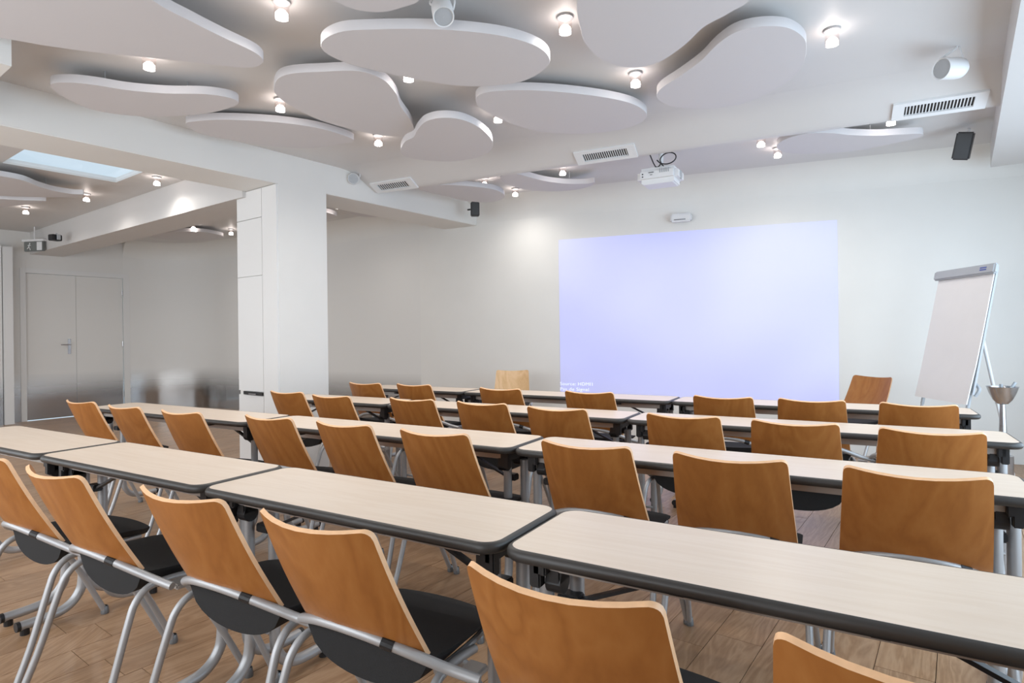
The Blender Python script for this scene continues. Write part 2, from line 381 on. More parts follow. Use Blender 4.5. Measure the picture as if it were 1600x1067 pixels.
# ---- trims at the left wall
b = B(); stbox(b, S_LEFT, S_LEFT + 0.16, T_BACK, 2.62, 0, 2.62); struct('wall_left_lining', b, M['mwall'])
b = B(); stbox(b, S_LEFT, S_LEFT + 0.20, 2.63, 2.74, 0, 2.60); struct('trim_1', b, M['trim'])
b = B(); stbox(b, S_LEFT, S_LEFT + 0.012, D0 - 0.07, D0, 0, DZ + 0.07); stbox(b, S_LEFT, S_LEFT + 0.012, D1, D1 + 0.09, 0, DZ + 0.07); stbox(b, S_LEFT, S_LEFT + 0.012, D0, D1, DZ, DZ + 0.07)
struct('trim_2', b, M['trim'])
# ---- double door
dr1 = struct('door_1', stbox(B(), S_LEFT - 0.07, S_LEFT - 0.03, D0 + 0.004, D0 + 0.655, 0.008, DZ - 0.004), M['mwall'])
dr2 = struct('door_2', stbox(B(), S_LEFT - 0.07, S_LEFT - 0.03, D0 + 0.659, D1 - 0.004, 0.008, DZ - 0.004), M['mwall'])
b = B(); stbox(b, S_LEFT - 0.03, S_LEFT - 0.02, D0 + 0.54, D0 + 0.58, 1.0, 1.24)
bmesh.ops.bevel(b, geom=b.edges[:], offset=0.004, segments=2, affect='EDGES'); obj('handle_plate', b, M['chrome'], dr1)
b = B(); tube(b, [st(S_LEFT - 0.02, D0 + 0.56, 1.15), st(S_LEFT + 0.035, D0 + 0.56, 1.15), st(S_LEFT + 0.04, D0 + 0.53, 1.15), st(S_LEFT + 0.04, D0 + 0.43, 1.15)], 0.009)
obj('door_lever', b, M['chrome'], dr1, smooth=True)
for z in (0.25, 1.1, 1.95):
    obj('hinge', cyl(B(), st(S_LEFT - 0.02, D1 - 0.008, z), st(S_LEFT - 0.02, D1 - 0.008, z + 0.09), 0.008, n=10), M['chrome'], dr2)

# ================================================================== ceiling clouds
cloud_data = [
 ('large white acoustic panel cut off by the top left of the photo', 2.70, [(235,-2),(300,34),(350,59),(400,83),(411,98),(388,106),(330,101),(250,92),(150,82),(40,66),(-60,40),(-110,-60),(100,-110)]),
 ('long wavy panel above the skylight beside the beam', 2.74, [(80,131),(110,129),(150,133),(200,141),(260,146),(320,147),(360,153),(373,161),(360,168),(330,176),(280,181),(220,182),(150,173),(105,155),(84,141)]),
 ('slim panel running to a point just above the long beam', 2.785, [(290,193),(310,189),(350,187),(420,190),(480,197),(520,206),(553,219),(530,226),(480,232),(420,228),(360,219),(310,208)]),
 ('pear-shaped panel left of centre with a narrow tail', 2.74, [(428,138),(434,123),(455,115),(500,112),(560,111),(598,124),(618,145),(626,166),(640,186),(647,203),(640,213),(600,212),(556,204),(500,188),(455,166),(432,149)]),
 ('biggest whole oval panel at top centre', 2.69, [(501,73),(508,60),(535,49),(580,46),(650,45),(720,48),(790,57),(840,73),(859,92),(850,109),(820,126),(780,133),(740,135),(700,132),(640,122),(580,109),(540,98),(512,85)]),
 ('small kidney-shaped panel at the centre, nearest the duct casing', 2.69, [(626,237),(632,222),(646,214),(652,203),(665,190),(690,184),(722,187),(750,200),(768,218),(768,233),(750,245),(710,252),(670,251),(636,246)]),
 ('flat oval panel above the projector side, in front of the duct casing', 2.76, [(743,156),(753,146),(780,142),(830,141),(890,145),(950,153),(990,163),(1010,177),(1004,190),(980,200),(940,207),(890,209),(840,205),(790,190),(753,171)]),
 ('bean-shaped panel right of centre with a hollow upper left edge', 2.745, [(1026,151),(1033,138),(1062,119),(1095,95),(1120,70),(1150,50),(1190,41),(1230,43),(1255,58),(1260,76),(1254,100),(1235,124),(1200,146),(1160,162),(1110,170),(1060,168),(1036,161)]),
 ('large panel cut off by the top edge right of centre', 2.69, [(905,-10),(908,50),(920,76),(950,98),(990,106),(1030,97),(1070,70),(1100,42),(1140,20),(1172,-8),(1120,-80),(980,-90)]),
 ('panel of which only a rounded tip shows at the top edge', 2.69, [(512,-8),(530,5),(560,16),(596,19),(627,12),(657,-3),(640,-50),(550,-60)]),
 ('wavy lounge panel left under the skylight', 2.74, [(-80,276),(-40,270),(0,275),(36,282),(59,291),(83,298),(112,303),(131,304),(110,308),(60,308),(0,306),(-60,302)]),
 ('short lounge panel at the left edge below the wavy one', 2.74, [(-70,314),(-30,311),(0,311),(40,313),(72,314),(55,318),(20,322),(-20,326),(-60,324)]),
 ('far lounge panel behind the lounge beam, left of the column', 2.76, [(230,368),(262,363),(310,362),(338,366),(349,370),(335,374),(300,376),(255,374)]),
 ('panel tip peeping out at the right side of the column', 2.74, [(430,326),(470,327),(505,331),(524,336),(524,340),(500,343),(450,342),(420,335)]),
 ('panel half hidden behind the long beam, right of the column', 2.76, [(547,333),(556,328),(575,324),(605,326),(615,333),(600,338),(570,339)]),
 ('rounded panel behind the duct casing, left of the projected image', 2.72, [(655,292),(700,289),(745,292),(775,297),(788,305),(783,312),(762,316),(728,314),(695,306),(660,298)]),
 ('slim panel behind the duct casing, just left of the projector', 2.75, [(782,276),(805,272),(828,277),(852,283),(885,287),(915,287),(929,285),(922,291),(895,297),(858,299),(820,296),(790,287)]),
 ('long slim panel behind the duct casing on the right, above the flip chart side', 2.75, [(1214,232),(1219,222),(1240,213),(1270,208),(1300,208),(1330,211),(1370,212),(1410,210),(1440,209),(1436,215),(1400,223),(1340,235),(1280,240),(1235,240)]),
]
for label, z, px in cloud_data:
    P = [at(x, y, z) for x, y in px]; c = sum(P, Vector()) / len(P)
    out = closed_spline([(p - c) for p in P], 5)
    b = B(); th = 0.05; n = len(out)
    lo = [b.verts.new((p.x * 0.997, p.y * 0.997, 0)) for p in out]; l2 = [b.verts.new((p.x, p.y, 0.003)) for p in out]
    h2 = [b.verts.new((p.x, p.y, th - 0.003)) for p in out]; hi = [b.verts.new((p.x * 0.997, p.y * 0.997, th)) for p in out]
    for A_, Z_ in ((lo, l2), (l2, h2), (h2, hi)):
        for i in range(n): b.faces.new((A_[i], A_[(i + 1) % n], Z_[(i + 1) % n], Z_[i]))
    b.faces.new(lo[::-1]); b.faces.new(hi)
    t = thing('acoustic_panel', label, 'ceiling panel', (c.x, c.y, z), 0, 'curved white acoustic panels hung from the ceiling')
    obj('panel_board', b, M['cloud'], t, smooth=True)
    for k in (0.35, -0.35):
        v = (out[0] if k > 0 else out[n // 2]) * 0.45
        obj('hanger_rod', cyl(B(), (v.x, v.y, th), (v.x, v.y, CEIL - z), 0.004, n=8), M['tube'], t)

# ================================================================== ceiling spots
spots = [(440,24,'top left of the ceiling, beside the big oval panel'),(233,104,'between the top left panel and the long wavy panel'),(438,170,'left of the pear-shaped panel tail'),
 (638,122,'between the pear-shaped panel and the big oval panel'),(883,47,'right of the big oval panel'),(1300,66,'far right of the main ceiling'),(993,131,'above the right tip of the flat oval panel'),
 (778,187,'between the small kidney panel and the flat oval panel'),(591,224,'near the long beam, left of the small kidney panel'),
 (245,287,'in the lounge, at the right corner of the skylight'),(135,312,'in the lounge, at the tip of the wavy panel'),(40,332,'in the lounge, nearest the left edge'),
 (757,288,'over the rounded panel behind the duct casing'),(805,304,'near the front wall, right of the rounded panel'),(879,271,'over the slim panel left of the projector'),
 (1189,226,'behind the duct casing, left of the two close together'),(1215,243,'nearest the front wall, right of the two close together'),(1392,192,'over the long slim panel under the right air vent'),
 (528,324,'just right of the column'),(302,357,'over the far lounge panel'),(361,365,'beside the left side of the column')]
base = None
for i, (x, y, where) in enumerate(spots):
    p = at(x, y, 2.80)
    t = thing('ceiling_spot', 'lit glass cylinder ceiling spot ' + where, 'ceiling light', (p.x, p.y, CEIL), 0, 'glass cylinder ceiling spots')
    if base is None:
        base = [obj('spot_base', cyl(B(), (0, 0, -0.012), (0, 0, 0), 0.042, n=20), M['tube'], t, smooth=True),
                obj('glass_sleeve', lathe(B(), [(0.036, -0.012), (0.036, -0.085), (0.032, -0.085), (0.032, -0.012)], 20), M['lampglass'], t, smooth=True),
                obj('bulb', lathe(B(), [(0.002, -0.044), (0.016, -0.047), (0.029, -0.062), (0.0305, -0.078), (0.026, -0.084), (0.002, -0.085)], 16), M['glow'], t, smooth=True)]
    else:
        for ch in base:
            c = ch.copy(); C.objects.link(c); c.parent = t
    l = bpy.data.lights.new('spot_beam', 'SPOT'); l.energy = SPOT_W; l.spot_size = math.radians(168); l.spot_blend = 0.9; l.shadow_soft_size = 0.04; l.color = (1, 0.95, 0.89)
    lo = bpy.data.objects.new('spot_beam', l); C.objects.link(lo); lo.parent = t; lo.location = (0, 0, -0.10)

# ================================================================== chairs
def make_backrest(parent):
    b = B(); NV = 8; S = [-1, -.985, -.965, -.935, -.9, -.84, -.7, -.5, -.25, 0, .25, .5, .7, .84, .9, .935, .965, .985, 1]; rc = 0.13
    def pos(s_, v, off):
        hw = 0.200 - 0.018 * v
        a_ = max(0, abs(s_) - (1 - rc)) / rc
        top = 1.0 - 0.068 * (1 - math.sqrt(max(0, 1 - a_ * a_))) - 0.045 * (1 - s_ * s_)
        bot = 0.165 * (1 - s_ * s_)
        vv = bot + (top - bot) * v
        y = -0.178 - 0.163 * vv - 0.008 * math.sin(math.pi * vv) - 0.048 * (1 - s_ * s_)
        z = 0.500 + 0.334 * vv
        nrm = Vector((0, 0.885, 0.466))
        p = Vector((hw * s_, y, z)) + nrm * off
        return p
    F = [[b.verts.new(pos(s_, v / NV, 0.006)) for s_ in S] for v in range(NV + 1)]
    K = [[b.verts.new(pos(s_, v / NV, -0.006)) for s_ in S] for v in range(NV + 1)]
    n = len(S)
    for v in range(NV):
        for i in range(n - 1):
            b.faces.new((F[v][i], F[v][i + 1], F[v + 1][i + 1], F[v + 1][i])); b.faces.new((K[v][i], K[v + 1][i], K[v + 1][i + 1], K[v][i + 1]))
    rim = []
    for i in range(n - 1):
        rim.append(b.faces.new((F[NV][i], F[NV][i + 1], K[NV][i + 1], K[NV][i]))); rim.append(b.faces.new((F[0][i], K[0][i], K[0][i + 1], F[0][i + 1])))
    for v in range(NV):
        rim.append(b.faces.new((F[v][0], F[v + 1][0], K[v + 1][0], K[v][0]))); rim.append(b.faces.new((F[v][n - 1], K[v][n - 1], K[v + 1][n - 1], F[v + 1][n - 1])))
    for f in rim: f.material_index = 1
    return obj('backrest', b, [M['ply'], M['plyedge']], parent, smooth=True)
def make_seat(parent):
    b = B(); NX, NY = 14, 12; top, bot = [], []
    for j in range(NY + 1):
        y = -0.185 + 0.335 * j / NY; f = j / NY
        hw = 0.208 * (1 - 0.05 * f) * (1 - 0.18 * max(0, (f - 0.8) / 0.2) ** 2.2)
        ra, rb = [], []
        for i in range(NX + 1):
            s_ = -1 + 2 * i / NX; ed = 1 - s_ ** 2; e4 = 1 - s_ ** 6
            belly = 0.062 * max(0, ed) ** 0.5 * (1 - 0.75 * min(1, f * 1.6)) + 0.022 * e4
            sag = 0.014 * ed * (1 - f) + 0.022 * max(0, f - 0.7) ** 1.2 * 3
            ra.append(b.verts.new((hw * s_, y + (0.018 * ed if j == NY else 0), 0.474 - sag + (0.022 * (1 - f) ** 3) + 0.008 * e4 * math.sin(math.pi * min(1, f + .05)))))
            rb.append(b.verts.new((hw * s_ * 0.985, y + (0.010 * ed if j == NY else 0), 0.466 + (0.022 * (1 - f) ** 3) - sag - belly)))
        top.append(ra); bot.append(rb)
    for j in range(NY):
        for i in range(NX):
            b.faces.new((top[j][i], top[j][i + 1], top[j + 1][i + 1], top[j + 1][i])); b.faces.new((bot[j][i], bot[j + 1][i], bot[j + 1][i + 1], bot[j][i + 1]))
    for i in range(NX):
        b.faces.new((top[0][i], bot[0][i], bot[0][i + 1], top[0][i + 1])); b.faces.new((top[NY][i], top[NY][i + 1], bot[NY][i + 1], bot[NY][i]))
    for j in range(NY):
        b.faces.new((top[j][0], top[j + 1][0], bot[j + 1][0], bot[j][0])); b.faces.new((top[j][NX], bot[j][NX], bot[j + 1][NX], top[j + 1][NX]))
    return obj('seat', b, M['fabric'], parent, smooth=True)
TP = [(-0.215, -0.130, 0.462), (-0.222, -0.172, 0.484), (-0.200, -0.203, 0.504), (-0.1, -0.245, 0.541), (0, -0.259, 0.553), (0.1, -0.245, 0.541), (0.200, -0.203, 0.504), (0.255, -0.175, 0.480), (0.325, -0.155, 0.464)]
def make_chair():
    t = thing('stacking_chair', '', 'chair')
    make_backrest(t); make_seat(t)
    b = B(); tube(b, TP, 0.0125, 12, 4)
    cb = obj('cross_tube', b, M['tube'], t, smooth=True)
    sp = smooth_path(TP, 8); b = B(); tube(b, sp[41:44], 0.0142, 12, smooth=False); tg = obj('maker_plate', b, M['black'], cb)
    for sx in (-1, 1):
        b = B(); tube(b, [(0.205 * sx, 0.0, 0.435), (0.210 * sx, -0.09, 0.446), (0.220 * sx, -0.17, 0.446), (0.226 * sx, -0.215, 0.413), (0.230 * sx, -0.242, 0.348), (0.238 * sx, -0.30, 0.17), (0.245 * sx, -0.365, 0.012)], 0.0115, 10, 4)
        lg = obj('rear_leg', b, M['tube'], t, smooth=True)
        obj('foot_cap', lathe(B(), [(0.004, 0), (0.016, 0.0), (0.017, 0.008), (0.0135, 0.032), (0.0118, 0.034)], 12, Matrix.Translation((0.245 * sx, -0.366, 0))), M['tubedark'], lg, smooth=True)
        b = B(); tube(b, [(0.205 * sx, -0.08, 0.440), (0.214 * sx, -0.04, 0.405), (0.23 * sx, 0.06, 0.23), (0.243 * sx, 0.165, 0.012)], 0.0115, 10, 5)
        lg = obj('front_leg', b, M['tube'], t, smooth=True)
        obj('foot_cap', lathe(B(), [(0.004, 0), (0.016, 0.0), (0.017, 0.008), (0.0135, 0.032), (0.0118, 0.034)], 12, Matrix.Translation((0.243 * sx, 0.166, 0))), M['tubedark'], lg, smooth=True)
        b = B(); tube(b, [(0.19 * sx, -0.14, 0.440), (0.185 * sx, 0.0, 0.437), (0.165 * sx, 0.11, 0.430)], 0.009, 8, 3); obj('seat_rail', b, M['tube'], t, smooth=True)
    b = B(); box(b, (0.262, -0.09, 0.438), (0.055, 0.06, 0.018), bev=0.005); obj('link_bracket', b, M['alu'], t)
    return t
def copy_tree(o, parent=None):
    c = o.copy(); C.objects.link(c)
    if parent: c.parent = parent; c.matrix_parent_inverse = o.matrix_parent_inverse.copy()
    for ch in list(o.children): copy_tree(ch, c)
    return c
chair_proto = make_chair(); first = [True]
def place_chair(u, d, adeg, label, group):
    a_ = math.radians(adeg); o = chair_proto if first[0] else copy_tree(chair_proto); first[0] = False
    lx, ly = math.cos(a_), math.sin(a_)
    off = 0.338       # from chair origin back to the top of the backrest
    o.location = (u - ly * off, d + lx * off, 0); o.rotation_euler = (0, 0, a_)
    tag(o, label, 'chair', group); return o
ordn = ['first', 'second', 'third', 'fourth', 'fifth', 'sixth', 'seventh', 'eighth', 'ninth']
R0 = [(-1.905, 2.175, -30.5), (-1.448, 1.904, -31.1), (-0.893, 1.618, -29.1), (-0.455, 1.365, -30.6), (0.069, 1.010, -31.0), (0.512, 0.741, -30.0)]
L0 = ['beech chair in the nearest row cut off by the left edge, partly behind its neighbour', 'beech chair in the nearest row, second from the left edge', 'beech chair in the nearest row, left of the one at the two middle tables joint',
      'beech chair in the nearest row whose whole back and black seat show at lower centre', 'beech chair with the largest back, at the bottom centre of the photo', 'beech chair of which only the curved back top shows at the bottom right corner']
for c, l in zip(R0, L0): place_chair(*c, l, 'beech chairs in the nearest row')
R1 = [(-2.871, 4.012, -30.2), (-2.374, 3.687, -31.3), (-1.867, 3.393, -29.2), (-1.268, 3.124, -30.1), (-0.806, 2.859, -31.0), (-0.342, 2.578, -29.7), (0.265, 2.257, -30.5), (0.709, 1.998, -28.7), (1.160, 1.747, -30.0)]
for i, c in enumerate(R1): place_chair(*c, 'beech chair with black seat, %s from the left in the second row of chairs' % ordn[i], 'beech chairs in the second row')
R2 = [(-1.693, 4.517, -30.6), (-1.261, 4.181, -30.0), (-0.658, 3.909, -29.4), (-0.191, 3.638, -30.5), (0.239, 3.339, -29.2), (0.838, 2.989, -29.7), (1.268, 2.726, -29.3), (1.697, 2.453, -29.7)]
for i, c in enumerate(R2): place_chair(*c, 'beech chair, %s from the left in the third row of chairs' % ordn[i], 'beech chairs in the third row')
R3 = [(-1.285, 5.243, -29.5), (-0.827, 5.033, -30.0), (-0.099, 4.565, -30.0), (0.532, 4.227, -28.9), (1.324, 3.812, -29.2), (1.771, 3.586, -30.2), (2.228, 3.319, -30.4)]
for i, c in enumerate(R3): place_chair(*c, 'beech chair, %s from the left in the row nearest the screen wall' % ordn[i], 'beech chairs in the fourth row')
pale = place_chair(0.0, 6.75, 174, 'beech chair facing the room, against the wall left of the projected image', 'chairs for the speakers')
place_chair(3.13, 5.25, 112, 'beech chair turned towards the room between the projected image and the flip chart', 'chairs for the speakers')

M['litply'] = wood('lit_beech_plywood', srgb(206, 166, 118), srgb(216, 178, 132), srgb(224, 188, 146), (2.2, 2.2, 0.35), rough=0.4, scale=1.6, distort=0.8)  # lighter copy of the plywood, light on the backrest front put into its colour
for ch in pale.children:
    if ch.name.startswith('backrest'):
        ch.material_slots[0].link = 'OBJECT'; ch.material_slots[0].material = M['litply']
# ================================================================== tables
def rrect(hx, hy, r, n=7):
    P = []
    for cx, cy, a0 in ((hx - r, hy - r, 0), (-hx + r, hy - r, 90), (-hx + r, -hy + r, 180), (hx - r, -hy + r, 270)):
        for i in range(n + 1):
            a_ = math.radians(a0 + 90 * i / n); P.append((cx + r * math.cos(a_), cy + r * math.sin(a_)))
    return P
def make_table(L):
    t = thing('folding_table', '', 'table'); hx, hy = L / 2 - 0.0165, 0.175; Hh = 0.74
    b = B(); prism(b, rrect(hx, hy, 0.045), Hh - 0.026, Hh); obj('table_top', b, M['lam'], t)
    b = B(); prof = [(0.0, 0.0005), (0.006, -0.001), (0.011, -0.005), (0.014, -0.012), (0.013, -0.020), (0.008, -0.027), (0.003, -0.029), (-0.02, -0.030), (-0.02, -0.0265), (0.0, -0.0265)]
    rings = [[b.verts.new((x, y, Hh + dz)) for x, y in rrect(hx + o_, hy + o_, 0.045 + o_)] for o_, dz in prof]
    n = len(rings[0])
    for k in range(len(rings)):
        A_, Z_ = rings[k], rings[(k + 1) % len(rings)]
        for i in range(n): b.faces.new((A_[i], A_[(i + 1) % n], Z_[(i + 1) % n], Z_[i]))
    obj('edge_band', b, M['edge'], t, smooth=True)
    for sy in (-1, 1):
        b = B(); box(b, (0, 0.088 * sy, Hh - 0.048), (L - 0.17, 0.022, 0.042), bev=0.003); obj('rail', b, M['alu'], t)
    for sx in (-1, 1):
        xe = sx * (L / 2 - 0.075)
        b = B(); box(b, (xe, 0, Hh - 0.056), (0.035, 0.24, 0.040), bev=0.004); box(b, (xe + 0.012 * sx, -0.105, Hh - 0.070), (0.03, 0.03, 0.075), bev=0.004); box(b, (xe + 0.012 * sx, 0.105, Hh - 0.070), (0.03, 0.03, 0.075), bev=0.004)
        br = obj('end_bracket', b, M['black'], t)
        xk = sx * (L / 2 - 0.10)
        for sy in (-1, 1):
            b = B(); cyl(b, (xk - 0.02, 0.07 * sy, Hh - 0.10), (xk + 0.02, 0.07 * sy, Hh - 0.10), 0.028, n=16); box(b, (xk, 0.07 * sy, Hh - 0.08), (0.04, 0.055, 0.04), bev=0.004); obj('fold_knuckle', b, M['black'], t)
        xl = sx * (L / 2 - 0.078)
        for sy, dx in ((-1, -0.028), (1, 0.028)):
            b = B(); x = xl + dx
            tube(b, [(x, 0.03 * sy, Hh - 0.09), (x, 0.03 * sy, 0.4), (x, 0.03 * sy, 0.17), (x, 0.05 * sy, 0.095), (x, 0.10 * sy, 0.052), (x, 0.17 * sy, 0.04), (x, 0.27 * sy, 0.04)], 0.0195, 12, 5)
            lg = obj('leg', b, M['tube'], t, smooth=True)
            b = B(); cyl(b, (x, 0.268 * sy, 0.04), (x, 0.282 * sy, 0.04), 0.0205, n=14); cyl(b, (x, 0.25 * sy, 0), (x, 0.25 * sy, 0.03), 0.017, n=12)
            obj('foot_glide', b, M['black'], lg)
        b = B(); cyl(b, (xl - 0.03, 0, 0.2), (xl + 0.03, 0, 0.2), 0.008, n=8); obj('leg_spacer', b, M['tube'], t)
        b = B(); p0 = Vector((xl - 0.05 * sx, 0.0, 0.57)); p1 = Vector((xl - 0.33 * sx, 0.0, Hh - 0.05)); m_ = (p0 + p1) / 2; d = p1 - p0
        box(b, m_, (d.length, 0.022, 0.009), ry=-math.atan2(d.z, d.x)); box(b, p0 + Vector((0.025 * sx, 0, 0)), (0.06, 0.04, 0.03), bev=0.004); obj('folding_strut', b, M['black'], t)
        b = B(); box(b, (xl - 0.33 * sx, 0, Hh - 0.042), (0.03, 0.27, 0.014)); obj('strut_bar', b, M['black'], t)
    return t
proto = {1.8: make_table(1.8), 1.18: make_table(1.18)}; used = {1.8: False, 1.18: False}
def place_table(J, adeg, s0, L, label):
    a_ = math.radians(adeg); key = 1.8 if L > 1.5 else 1.18
    o = proto[key] if not used[key] else copy_tree(proto[key]); used[key] = True
    dx, dy = math.cos(a_), math.sin(a_); sc_ = s0 + L / 2
    o.location = (J[0] + dx * sc_ - dy * 0.175, J[1] + dy * sc_ + dx * 0.175, 0); o.rotation_euler = (0, 0, a_)
    tag(o, label, 'table', 'beech topped folding training tables')
J0 = (-0.036, 1.432)
place_table(J0, -30.54, 0.0, 1.18, 'beech topped folding table nearest the viewer, running off the right edge')
place_table(J0, -30.54, -1.1832, 1.18, 'folding table in the nearest row, second from the right, at lower centre')
place_table(J0, -30.54, -2.3664, 1.18, 'folding table in the nearest row, third from the right, left of the middle joint')
place_table(J0, -30.54, -3.5496, 1.18, 'folding table in the nearest row cut off by the left edge')
row1 = ['long right folding table in the second row', 'long middle folding table in the second row', 'long left folding table in the second row, in front of the column']
for l, k in zip(row1, (0, -1, -2)): place_table((-0.006, 2.639), -29.68, 1.8 * k, 1.797, 'beech topped ' + l)
row2 = ['right folding table in the third row, its end near the marker bowl stand', 'middle folding table in the third row']
for l, k in zip(row2, (0, -1)): place_table((0.646, 3.482), -29.27, 1.8 * k, 1.797, 'beech topped ' + l)
place_table((0.646, 3.482), -29.27, -1.8 - 1.183, 1.18, 'beech topped short left folding table in the third row, beside the column')
row3 = ['folding table nearest the flip chart, in the row by the screen wall', 'middle folding table in the row by the screen wall']
for l, k in zip(row3, (0, -1)): place_table((1.135, 4.35), -29.13, 1.8 * k, 1.797, 'beech topped ' + l)
place_table((1.135, 4.35), -29.13, -1.8 - 1.183, 1.18, 'beech topped short left folding table in the row by the screen wall')

# ================================================================== front wall items
WP = lambda s_: st(s_, front_t(s_))
wd = (WP(-1.0) - WP(-4.0)).normalized(); wn = Vector((wd.y, -wd.x, 0))     # wn points into the room
WROT = math.atan2(wd.y, wd.x)
def on_wall(x, y):     # pixel -> point of the screen wall plane
    u, v = ray(x, y); p0 = WP(-4.0); dirv = Vector((u, 1.0, v)); k = ((p0.x * wn.x + p0.y * wn.y)) / (dirv.x * wn.x + dirv.y * wn.y)
    return Vector((u * k, k, CAMZ + v * k))
a0 = on_wall(873, 375); a1 = on_wall(1307.5, 344)
zt = (a0.z + a1.z) / 2; zb = 0.52
W = (Vector((a1.x, a1.y)) - Vector((a0.x, a0.y))).length; cw = (a0 + a1) / 2
img = bpy.data.materials.new('projected_light'); img.use_nodes = True
nt = img.node_tree; pb = nt.nodes['Principled BSDF']; pb.inputs['Base Color'].default_value = srgb(196, 198, 214); pb.inputs['Roughness'].default_value = 0.6
tcn = nt.nodes.new('ShaderNodeTexCoord'); gr = nt.nodes.new('ShaderNodeTexNoise'); gr.inputs['Scale'].default_value = 0.7; gr.inputs['Detail'].default_value = 1
nt.links.new(tcn.outputs['Object'], gr.inputs['Vector']); rp = nt.nodes.new('ShaderNodeValToRGB'); rp.color_ramp.elements[0].position = 0.35; rp.color_ramp.elements[1].position = 0.65
rp.color_ramp.elements[0].color = (0.28, 0.32, 1.0, 1); rp.color_ramp.elements[1].color = (0.48, 0.52, 1.0, 1)
nt.links.new(gr.outputs[0], rp.inputs[0]); nt.links.new(rp.outputs[0], pb.inputs['Emission Color']); pb.inputs['Emission Strength'].default_value = 0.44
t = thing('projected_image', 'large pale violet blue projected picture on the front wall', 'projection', (cw.x + wn.x * 0.004, cw.y + wn.y * 0.004, zb), WROT)
b = B(); box(b, (0, 0, (zt - zb) / 2), (W, 0.004, zt - zb)); obj('image_area', b, img, t)
txm = emit('projected_text', (0.72, 0.78, 1.0, 1), 0.62)
for k, (line, px, py, wpx) in enumerate((('Source: HDMI1', 875, 601.5, 51), ('Pas de Signal', 875, 610, 45))):
    p = on_wall(px, py); q = on_wall(px + wpx, py - 1)
    cu = bpy.data.curves.new('screen_text', 'FONT'); cu.body = line; cu.size = 0.085; cu.space_character = 1.05; cu.extrude = 0.0006
    tmp = bpy.data.objects.new('screen_text_tmp', cu); C.objects.link(tmp); dg = bpy.context.evaluated_depsgraph_get()
    me = bpy.data.meshes.new_from_object(tmp.evaluated_get(dg)); bpy.data.objects.remove(tmp)
    me.materials.clear(); me.materials.append(txm); wtx = max(v.co.x for v in me.vertices); sc_ = (q - p).length / wtx
    me.transform(Matrix.Rotation(math.pi / 2, 4, 'X') @ Matrix.Diagonal((sc_, sc_ * 0.85, 1, 1)))
    o = bpy.data.objects.new('screen_text', me); C.objects.link(o); o.parent = t
    o.location = ((p - cw).dot(wd), -0.0035, p.z - zb)
def dvec(v): return Vector((v.x, v.y, 0))
# wall sensor box above the picture
p = on_wall(1065, 342)
t = thing('wall_sensor', 'small white sensor box on the wall above the projected picture', 'sensor', (p.x, p.y, p.z), WROT)
b = B(); box(b, (0, -0.055, 0), (0.22, 0.09, 0.085), bev=0.015); obj('sensor_body', b, M['white'], t, smooth=True)
b = B(); box(b, (0.02, -0.014, 0.045), (0.14, 0.03, 0.03), bev=0.006); obj('wall_mount', b, M['white'], t)
b = B(); box(b, (-0.01, -0.102, -0.022), (0.12, 0.004, 0.008)); obj('maker_strip', b, M['tubedark'], t)
# projector
p = atd(1032, 277, 5.25)
t = thing('projector', 'white ceiling projector hanging behind the duct casing with coiled black cable', 'projector', (p.x, p.y, p.z), WROT - 0.12)
b = B(); box(b, (0, 0, 0), (0.35, 0.27, 0.13), bev=0.035, seg=4); obj('projector_body', b, M['white'], t, smooth=True)
b = B(); box(b, (0.0, 0.0, -0.067), (0.26, 0.2, 0.012), bev=0.004); obj('underside_cover', b, M['white'], t)
b = B(); cyl(b, (0.10, 0.11, 0.0), (0.10, 0.16, 0.0), 0.04, n=20); obj('lens', b, M['black'], t, smooth=True)
b = B(); cyl(b, (0.172, 0.0, 0.0), (0.178, 0.0, 0.0), 0.038, n=20); obj('side_speaker_grille', b, M['greybar'], t)
b = B()
for k in range(5): box(b, (0.03 + 0.018 * k, -0.1355, 0.025), (0.010, 0.004, 0.035))
obj('air_slots', b, M['greybar'], t)
b = B(); box(b, (-0.045, -0.136, 0.018), (0.045, 0.003, 0.008)); box(b, (-0.045, -0.136, -0.002), (0.02, 0.003, 0.006)); obj('maker_mark', b, M['tubedark'], t)
b = B(); box(b, (-0.12, -0.134, 0.01), (0.012, 0.004, 0.01)); box(b, (-0.12, -0.134, -0.012), (0.012, 0.004, 0.01)); obj('sockets', b, M['black'], t)
zc = CEIL - p.z
b = B(); cyl(b, (0, 0.02, 0.06), (0, 0.02, zc), 0.02, n=14); box(b, (0, 0.02, 0.078), (0.16, 0.14, 0.02), bev=0.004); box(b, (0, 0.02, zc - 0.008), (0.14, 0.14, 0.016), bev=0.004); obj('ceiling_mount', b, M['white'], t, smooth=True)
b = B(); pts = [(-0.09, -0.06, zc - 0.05), (-0.03, -0.05, 0.085)] + [(0.09 + 0.075 * math.cos(a_), -0.06 - 0.01 * k, 0.12 + 0.055 * math.sin(a_)) for k, a_ in enumerate([math.radians(x) for x in range(200, -170, -30)])] + [(0.05, -0.09, 0.07)]
tube(b, pts, 0.005, 8, 4); obj('cable_coil', b, M['black'], t, smooth=True)

